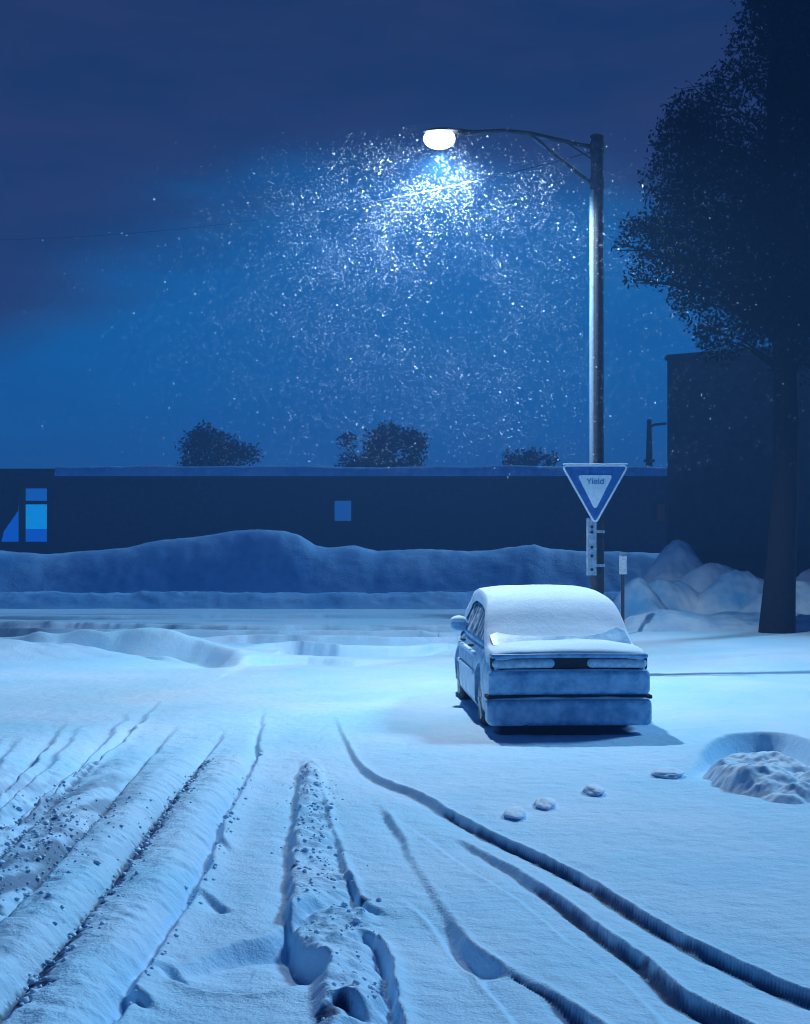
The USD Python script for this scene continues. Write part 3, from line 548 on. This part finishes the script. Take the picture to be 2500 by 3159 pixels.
def ellipsoid(cx, cy, cz, a, b, c, zmin=None, zmax=None):
    s = trimesh.creation.icosphere(4); s.vertices *= [a, b, c]
    m = man(s)
    if zmin is not None: m = m.trim_by_plane([0, 0, 1], zmin)
    if zmax is not None: m = m.trim_by_plane([0, 0, -1], -zmax)
    t = tri(m); t.apply_translation([cx, cy, cz]); return t
hm = cat([ellipsoid(lx + .06, ly, LAMP[2] + .02, .33, .155, .125, zmin=.062), tube([(lx + .25, ly, LAMP[2] + .07), (lx + .48, ly, LAMP[2] + .075)], [.07, .035], 14)])
obj('lamp_head', hm, M_pole, Lp, smooth=40)
lens = ellipsoid(lx, ly, LAMP[2] - .01, .22, .165, .145, zmax=0.085)
obj('lens', lens, M_glow, Lp, smooth=True, label='glowing white lens')
# snow blown on to the lamp side of the pole
ang = np.linspace(math.radians(160), math.radians(232), 10); rows = np.linspace(2.9, ptop - .75, 130)
A_, Z_ = np.meshgrid(ang, rows)
rad = .099 + .016 * np.sin((A_ - ang[0]) / (ang[-1] - ang[0]) * math.pi) * (.75 + .8 * fbm2(A_ * 0, Z_, 2.3, 95)) - .006 * (np.abs(A_ - ang.mean()) > .95)
sn = grid_mesh(rad * np.cos(A_), rad * np.sin(A_), Z_); sn.invert()
obj('blown_snow', sn, M_rime, Lp, smooth=True)
obj('arm_snow', cat([tube([ja * (1 - t) + np.array([-.45, ly * .2, ptop - .07]) * t + [0, -.012, -.024] for t in (.08, .3, .6)], [.006, .016, .006], 8), tube([ja * (1 - t) + np.array([-.5, ly * .22, CH + (HZ - 500) * PD / F]) * t + [0, -.012, -.030] for t in (.1, .3, .5)], [.006, .018, .006], 8)]), M_rime, Lp, smooth=True)

# ------------------------------------------------------------------ yield sign on the pole
SD = PD - .17
sx = (1836 - 1250) * SD / F
Y_ = thing('yield_sign', 'snow-rimmed triangular yield sign strapped to the lamp pole', 'road sign', (sx, SD, 0))
from shapely.geometry import Polygon, Point
def tri_poly(w, hh, r, zc):
    p = Polygon([(-w / 2, zc + hh / 2), (w / 2, zc + hh / 2), (0, zc - hh / 2)]); return p.buffer(-r).buffer(r, 8)
s = SD / F
zt, zb = CH + (HZ - 1434) * s, CH + (HZ - 1607) * s
def plate(poly, y0, th):
    m = trimesh.creation.extrude_polygon(poly, th); m.apply_transform(trimesh.transformations.rotation_matrix(math.pi / 2, [1, 0, 0])); m.apply_translation([0, y0, 0]); return m
big = tri_poly(.97, zt - zb + .07, .05, (zt + zb) / 2 - .035)
obj('plate', plate(big.buffer(-.012), -.02, .012), M_blue, Y_)
obj('rim', plate(big.difference(big.buffer(-.026)), -.016, .022), M_white, Y_)
inn = Polygon([(-.25, zt - .145), (.25, zt - .145), (0, zt - .145 - .50)]).buffer(-.03).buffer(.03, 8)
obj('centre_panel', plate(inn, -.033, .006), M_white, Y_)
txt = meshkit.text_mesh('Yield', .075, .004, True); txt.apply_translation([-txt.bounds[:, 0].mean(), 0, 0])
txt.apply_transform(trimesh.transformations.rotation_matrix(math.pi / 2, [1, 0, 0])); txt.apply_translation([0, -.0405, zt - .27])
obj('lettering', txt, M_let, Y_)
X, T_ = np.meshgrid(np.linspace(-.455, .455, 60), np.linspace(0, math.pi, 9))
hgt = .022 + .020 * fbm2(X, T_ * 0, 6.0, 97)
sc = grid_mesh(X, -.026 + .026 * np.cos(T_) * -1, zt - .001 + hgt * np.sin(T_)); obj('snow_cap', sc, M_rime, Y_, smooth=True)
cx_ = (1826 - 1836) * s
chan = cat([box(cx_ - .065, cx_ + .065, -.03, -.005, CH + (HZ - 1775) * s, zb + .04), box(cx_ - .065, cx_ - .045, -.005, .05, CH + (HZ - 1775) * s, zb + .04), box(cx_ + .045, cx_ + .065, -.005, .05, CH + (HZ - 1775) * s, zb + .04)])
obj('channel_post', chan, M_galv, Y_)
for v in (1626, 1642, 1688, 1715, 1757):
    bt = trimesh.creation.cylinder(.022, .016, sections=12); bt.apply_transform(trimesh.transformations.rotation_matrix(math.pi / 2, [1, 0, 0])); bt.apply_translation([cx_, -.038, CH + (HZ - v) * s]); obj('bolt', bt, M_pole, Y_)
for v in (1640, 1745):
    zc = CH + (HZ - v) * s; obj('strap', tube([(px - sx, PD - SD, zc - .02), (px - sx, PD - SD, zc + .02)], .107, 20), M_galv, Y_)

# overhead cable lit by the lamp
c0 = np.array([px - .09, PD - .02, CH + (HZ - 470) * PD / F]); c1 = np.array([-9.5, 20.9, CH + (HZ - 905) * 20.9 / F + .9])
ts = np.linspace(0, 1, 40)[:, None]; cp = c0 * (1 - ts) + c1 * ts; cp[:, 2] -= 0.55 * 4 * ts[:, 0] * (1 - ts[:, 0])
obj('overhead_cable', tube(cp, np.interp(ts[:, 0], [0, .21, .26, 1], [.007, .007, .002, .0016]), 8), M_pole, smooth=True, label='thin snow-coated cable running left from the lamp pole', category='cable')

# small marker post beside the heap
MD = 27.5
mx = (1922 - 1250) * MD / F
Mk = thing('marker_post', 'short snow marker post with a pale plate beside the snow heap', 'marker post', (mx, MD, 0))
z = lambda v: CH + (HZ - v) * MD / F
obj('post', box(-.03, .03, -.02, .02, -.2, z(1720)), M_pole, Mk)
obj('plate', rbox(-.075, .075, -.05, -.022, z(1772), z(1712), .012), M_galv, Mk)
obj('snow_cap', ellipsoid(0, -.03, z(1711), .085, .05, .05, zmin=-.01), M_rime, Mk, smooth=True)

# ------------------------------------------------------------------ the parked car, seen from behind (local y runs from tail to nose)
cw = 0.83
yaw = math.radians(3.2)
carx, cary = (1762 - 1250) * 14.4 / F, 14.4
Cr = thing('parked_car', 'snow-covered parked car seen from behind under the lamp', 'car', (carx, cary, gz(carx, cary + 2) - .01), yaw)
def ring(y, zb_, zt_, wb, wm, wt, n=9):
    """Cross-section from bottom to belt and over: half widths at the bottom, the middle and the top."""
    zs = np.linspace(0, 1, n); w = np.interp(zs, [0, .12, .55, .9, 1], [wb - .06, wb, wm, wt, wt - .06]); zz = zb_ + (zt_ - zb_) * zs
    r = np.stack([w, np.full(n, y), zz], 1); l = r[::-1] * [-1, 1, 1]
    return np.vstack([r, l])
st = [(0.06, .16, .80, .74, .78, .74), (.10, .14, .82, .78, .81, .77), (.25, .13, .84, .81, .83, .79), (.8, .13, .87, .82, .835, .79), (1.6, .13, .88, .82, .835, .79), (2.6, .13, .88, .82, .835, .79), (3.2, .13, .87, .82, .83, .78), (3.8, .14, .80, .80, .82, .75), (4.15, .16, .72, .77, .79, .70), (4.3, .22, .66, .68, .72, .62)]
body = loft([ring(*a) for a in st])
arch = []
for yy in (.95, 3.42):
    for sd in (-1, 1):
        c = m3.Manifold.cylinder(.30, .36, .36, 32).rotate([0, 90, 0]).translate([sd * .74 - .15, yy, .30]); arch.append(c)
bm = man(body)
for c in arch: bm = bm - c
obj('body', tri(bm), M_paint, Cr, smooth=28)
def bow(m):
    m = m.subdivide_to_size(.11); v = np.array(m.vertices); x2 = (v[:, 0] / .83) ** 2
    v[:, 1] += .085 * x2 ** 1.4 * (v[:, 1] < .2); v[:, 2] -= .014 * x2; m.vertices = v; m.merge_vertices(); return m
# tail: bumper, panel, dark strip with two lamps
obj('bumper', bow(rbox(-.83, .83, -.07, .30, .12, .385, .06)), M_paint, Cr, smooth=40)
obj('bumper_strip', bow(rbox(-.835, .835, -.035, .20, .385, .425, .015)), M_dark, Cr, smooth=40)
def ledge(y0, y1, w, z, h_, seed):
    X, Y = np.meshgrid(np.linspace(-w, w, 90), np.linspace(y0, y1, 7)); t = (Y - y0) / (y1 - y0)
    return grid_mesh(X, Y, z + h_ * (.6 + 1.1 * fbm2(X, Y * 0, 3.5, seed)) * np.sqrt(np.clip(1 - (2 * t - 1) ** 2, 0, 1)) * np.sqrt(np.clip(1 - (X / w) ** 8, 0, 1)) - .004)
obj('ledge_snow', bow(ledge(-.075, .0, .80, .392, .030, 121)), M_capsnow, Cr, smooth=True)
obj('ledge_snow', bow(ledge(-.045, .02, .79, .672, .022, 122)), M_capsnow, Cr, smooth=True)
obj('tail_panel', bow(rbox(-.815, .815, -.045, .22, .425, .675, .055)), M_paint, Cr, smooth=40)
obj('tail_recess', bow(rbox(-.79, .79, 0.0, .20, .67, .82, .03)), M_dark, Cr, smooth=40)
obj('trunk_lip', bow(rbox(-.79, .79, -.03, .25, .79, .835, .02)), M_paint, Cr, smooth=40)
for sd in (-1, 1):
    obj('tail_lamp', bow(rbox(min(sd * .16, sd * .78), max(sd * .16, sd * .78), -.035, .12, .69, .785, .045)), M_lens, Cr, smooth=40)
obj('exhaust_pipe', tube([(-.45, -.03, .11), (-.45, .3, .12)], .025, 12), M_dark, Cr)
# cabin
def cabin_w(y, t):
    belt = np.interp(y, [.5, 1.0, 2.6, 3.5], [.72, .78, .78, .74]); roof = np.interp(y, [.5, 1.0, 1.6, 2.7, 3.5], [.66, .62, .60, .58, .62]); return belt * (1 - t) + roof * t
ty = np.array([.50, .75, 1.0, 1.3, 1.6, 2.0, 2.5, 2.8, 3.1, 3.5]); tzv = np.array([.89, .98, 1.07, 1.20, 1.28, 1.345, 1.355, 1.32, 1.17, .89])
def cabin_ring(y, n=8):
    zt_ = np.interp(y, ty, tzv); zz = np.linspace(.84, zt_, n); t = (zz - .84) / .5
    w = cabin_w(y, t); w[-1] -= min(.07, w[-1] * .3); r = np.stack([w, np.full(n, y), zz], 1); return np.vstack([r, r[::-1] * [-1, 1, 1]])
obj('cabin', loft([cabin_ring(y) for y in np.linspace(.5, 3.5, 34)]), M_paint, Cr, smooth=28)
def side_glass(poly, sd):
    """A pane over the cabin's flank, given as (y, z) outline."""
    m = trimesh.creation.extrude_polygon(Polygon(poly).buffer(-.03).buffer(.03), .02); m = m.subdivide_to_size(.12)
    v = np.array(m.vertices); yy, zz, dd = v[:, 0], v[:, 1], v[:, 2]; w = cabin_w(yy, (zz - .84) / .5) - .008 + dd
    m.vertices = np.stack([sd * w, yy, zz], 1)
    if m.volume < 0: m.invert()
    return m
for sd in (-1, 1):
    obj('window', side_glass([(.78, .90), (1.78, .90), (1.78, 1.27), (1.50, 1.22), (1.22, 1.13)] if sd < 0 else [(1.15, .90), (1.78, .90), (1.78, 1.17), (1.50, 1.10)], sd), M_frost, Cr, smooth=20)
    obj('window', side_glass([(1.88, .90), (3.22, .90), (2.92, 1.18), (2.70, 1.27), (1.88, 1.285)], sd), M_frost, Cr, smooth=20)
    obj('mirror', rbox(min(sd * .73, sd * .93), max(sd * .73, sd * .93), 2.90, 3.03, .87, 1.00, .045), M_paint, Cr, smooth=40)
    obj('mirror_snow', ellipsoid(sd * .845, 2.965, 0.99, .10, .085, .06, zmin=-.01), M_capsnow, Cr, smooth=True)
    for zz_, off in ((.50, .016), (.70, .010)):
        obj('side_trim', rbox(min(sd * .80, sd * (.838 + off)), max(sd * .80, sd * (.838 + off)), 1.36, 3.02, zz_, zz_ + .05, .015), M_capsnow, Cr, smooth=40)
    for y_ in (1.72, 2.62):
        obj('door_handle', rbox(min(sd * .80, sd * .855), max(sd * .80, sd * .855), y_ - .10, y_ + .02, .78, .81, .012), M_trim, Cr)
for yy in (.95, 3.42):
    for sd in (-1, 1):
        cx = sd * .70
        prof_w = np.array([(.0, -.09), (.20, -.09), (.27, -.085), (.30, -.06), (.302, .0), (.30, .06), (.27, .085), (.20, .09), (.0, .09)])
        ty_ = trimesh.creation.revolve(prof_w[::-1], sections=36); ty_.apply_transform(trimesh.transformations.rotation_matrix(math.pi / 2, [0, 1, 0])); ty_.apply_translation([cx, yy, .27])
        if ty_.volume < 0: ty_.invert()
        wh = obj('wheel', ty_, M_rubber, Cr, smooth=30)
        rm = cat([trimesh.creation.cylinder(.20, .02, sections=28)] + [box(-.02, .02, .04, .19, -.018, .018).apply_transform(trimesh.transformations.rotation_matrix(k * 2 * math.pi / 5, [0, 0, 1])) for k in range(5)])
        rm.apply_transform(trimesh.transformations.rotation_matrix(math.pi / 2, [0, 1, 0])); rm.apply_translation([cx + sd * .092, yy, .27]); obj('rim', rm, M_rim, wh)
# the thick snow over roof, rear window and boot lid, and over the bonnet
sy = np.array([-.02, .0, .06, .18, .35, .60, .84, 1.12, 1.32, 1.62, 2.10, 2.60, 2.85, 3.10, 3.50, 3.9, 4.2, 4.30, 4.33]); sz = np.array([.80, .845, .875, .892, .902, .925, 1.05, 1.245, 1.335, 1.385, 1.42, 1.43, 1.40, 1.26, 1.02, .93, .83, .76, .70])
yy = np.r_[np.linspace(-.02, .2, 12), np.linspace(.24, 4.1, 96), np.linspace(4.12, 4.33, 10)]
topf = PchipInterpolator(sy, sz)
hw = PchipInterpolator([-.02, .05, .3, .6, 1.0, 1.4, 1.8, 2.6, 3.0, 3.3, 3.6, 4.1, 4.33], [.74, .785, .80, .79, .755, .70, .675, .66, .69, .74, .75, .70, .55])
th_ = np.linspace(0, 1, 33) * 2 - 1
Yg, Tg = np.meshgrid(yy, th_, indexing='ij')
edge = np.abs(Tg)
crown = topf(Yg) - .075 * edge ** 2.5 - .115 * np.clip((edge - .86) / .14, 0, 1) ** 2
dune = .035 * fbm2(Tg * 1.2, Yg, 1.3, 101) * (1 - edge ** 4) + .012 * fbm2(Tg, Yg, 6.0, 102)
dune += -.035 * np.exp(-(((Tg - .75) / .35) ** 2 + ((Yg - .95) / .3) ** 2)) + .02 * np.exp(-(((Tg - .35) / .5) ** 2 + ((Yg - .35) / .25) ** 2))
wav = 1 + .018 * fbm2(Yg, Tg * 0, 3.0, 103)
Xg = hw(Yg) * wav * np.sin(Tg * math.pi / 2 * .999) ** 1.0 * 1.0
Zg = crown + dune
Yg = Yg + .085 * np.abs(Xg / .83) ** 2.8 * (1 - sm(.1, .8, Yg))
sk = grid_mesh(Xg, Yg, Zg)
if (sk.face_normals[:, 2]).mean() < 0: sk.invert()
obj('snow_cover', sk, M_capsnow, Cr, smooth=True, label='thick snow over roof, rear window and boot lid')

# ------------------------------------------------------------------ falling snow around the lamp
rng = np.random.default_rng(23)
N = 1600000
d = rng.normal(size=(N, 3)); d[:, 2] = np.where(rng.uniform(size=N) < .06, .5, -1) * np.abs(d[:, 2]); d /= np.linalg.norm(d, axis=1, keepdims=True)
r = .35 + 7.8 * rng.uniform(0, 1, N) ** .50
P = np.array(LAMP) + [0, 0, -.12] + d * r[:, None] * [1.0, 0.65, 1.0]
n1 = meshkit.fbm(P * [.9, .6, .7] + 3.3, 3, 3); n2 = meshkit.fbm(P * [3.0, 1.6, 2.3], 3, 9)
side = np.exp(-((P[:, 0] - LAMP[0] + .35) / (1.5 + .62 * (LAMP[2] - P[:, 2]))) ** 2)
keep = rng.uniform(size=N) < np.clip((n1 - .34) * 3.6, 0.12, 1) * np.clip((n2 - .42) * 4.2, 0.03, 1) * np.clip(r / 1.9, .12, 1) * np.exp(-(r / 4.6) ** 1.6) * (.08 + .92 * side)
keep &= ((d[:, 2] < -.12) | ((d[:, 2] > 0) & (r < .8))) & (P[:, 2] > 2.9)  # flakes close round the lens are added to form its halo
P = P[keep][:140000]; n = len(P)
sc = (rng.gamma(1.5, .0012, n) + .0014) * rng.choice([1, 1, 1, 1, 1, 1, 1, 1, 2.0], n)
V = rng.normal(size=(n, 3, 3)); V -= V.mean(1, keepdims=True); V = V / np.linalg.norm(V, axis=2, keepdims=True) * rng.uniform(.6, 1.3, (n, 3, 1)) * sc[:, None, None] * 1.3 + P[:, None]
Fc = np.arange(3 * n).reshape(n, 3)
obj('snowflakes', (V.reshape(-1, 3), Fc.reshape(-1, 3)), M_flake, smooth=False, kind='stuff', label='falling snowflakes glittering below the lit street lamp', category='snowflakes')
print('flakes', n)

# ------------------------------------------------------------------ frosty air
M_haze = usdkit.material(stage, '/World/Looks/frosty_air', {'v': ('principled_volume', {'color': (0.14, 0.42, 1.0), 'density': HAZE_DENS, 'anisotropy': 0.0})}, volume='v.volume')
obj('haze', box(-420, 420, -70, 620, -2.0, 16.0), M_haze, smooth=False, kind='stuff')
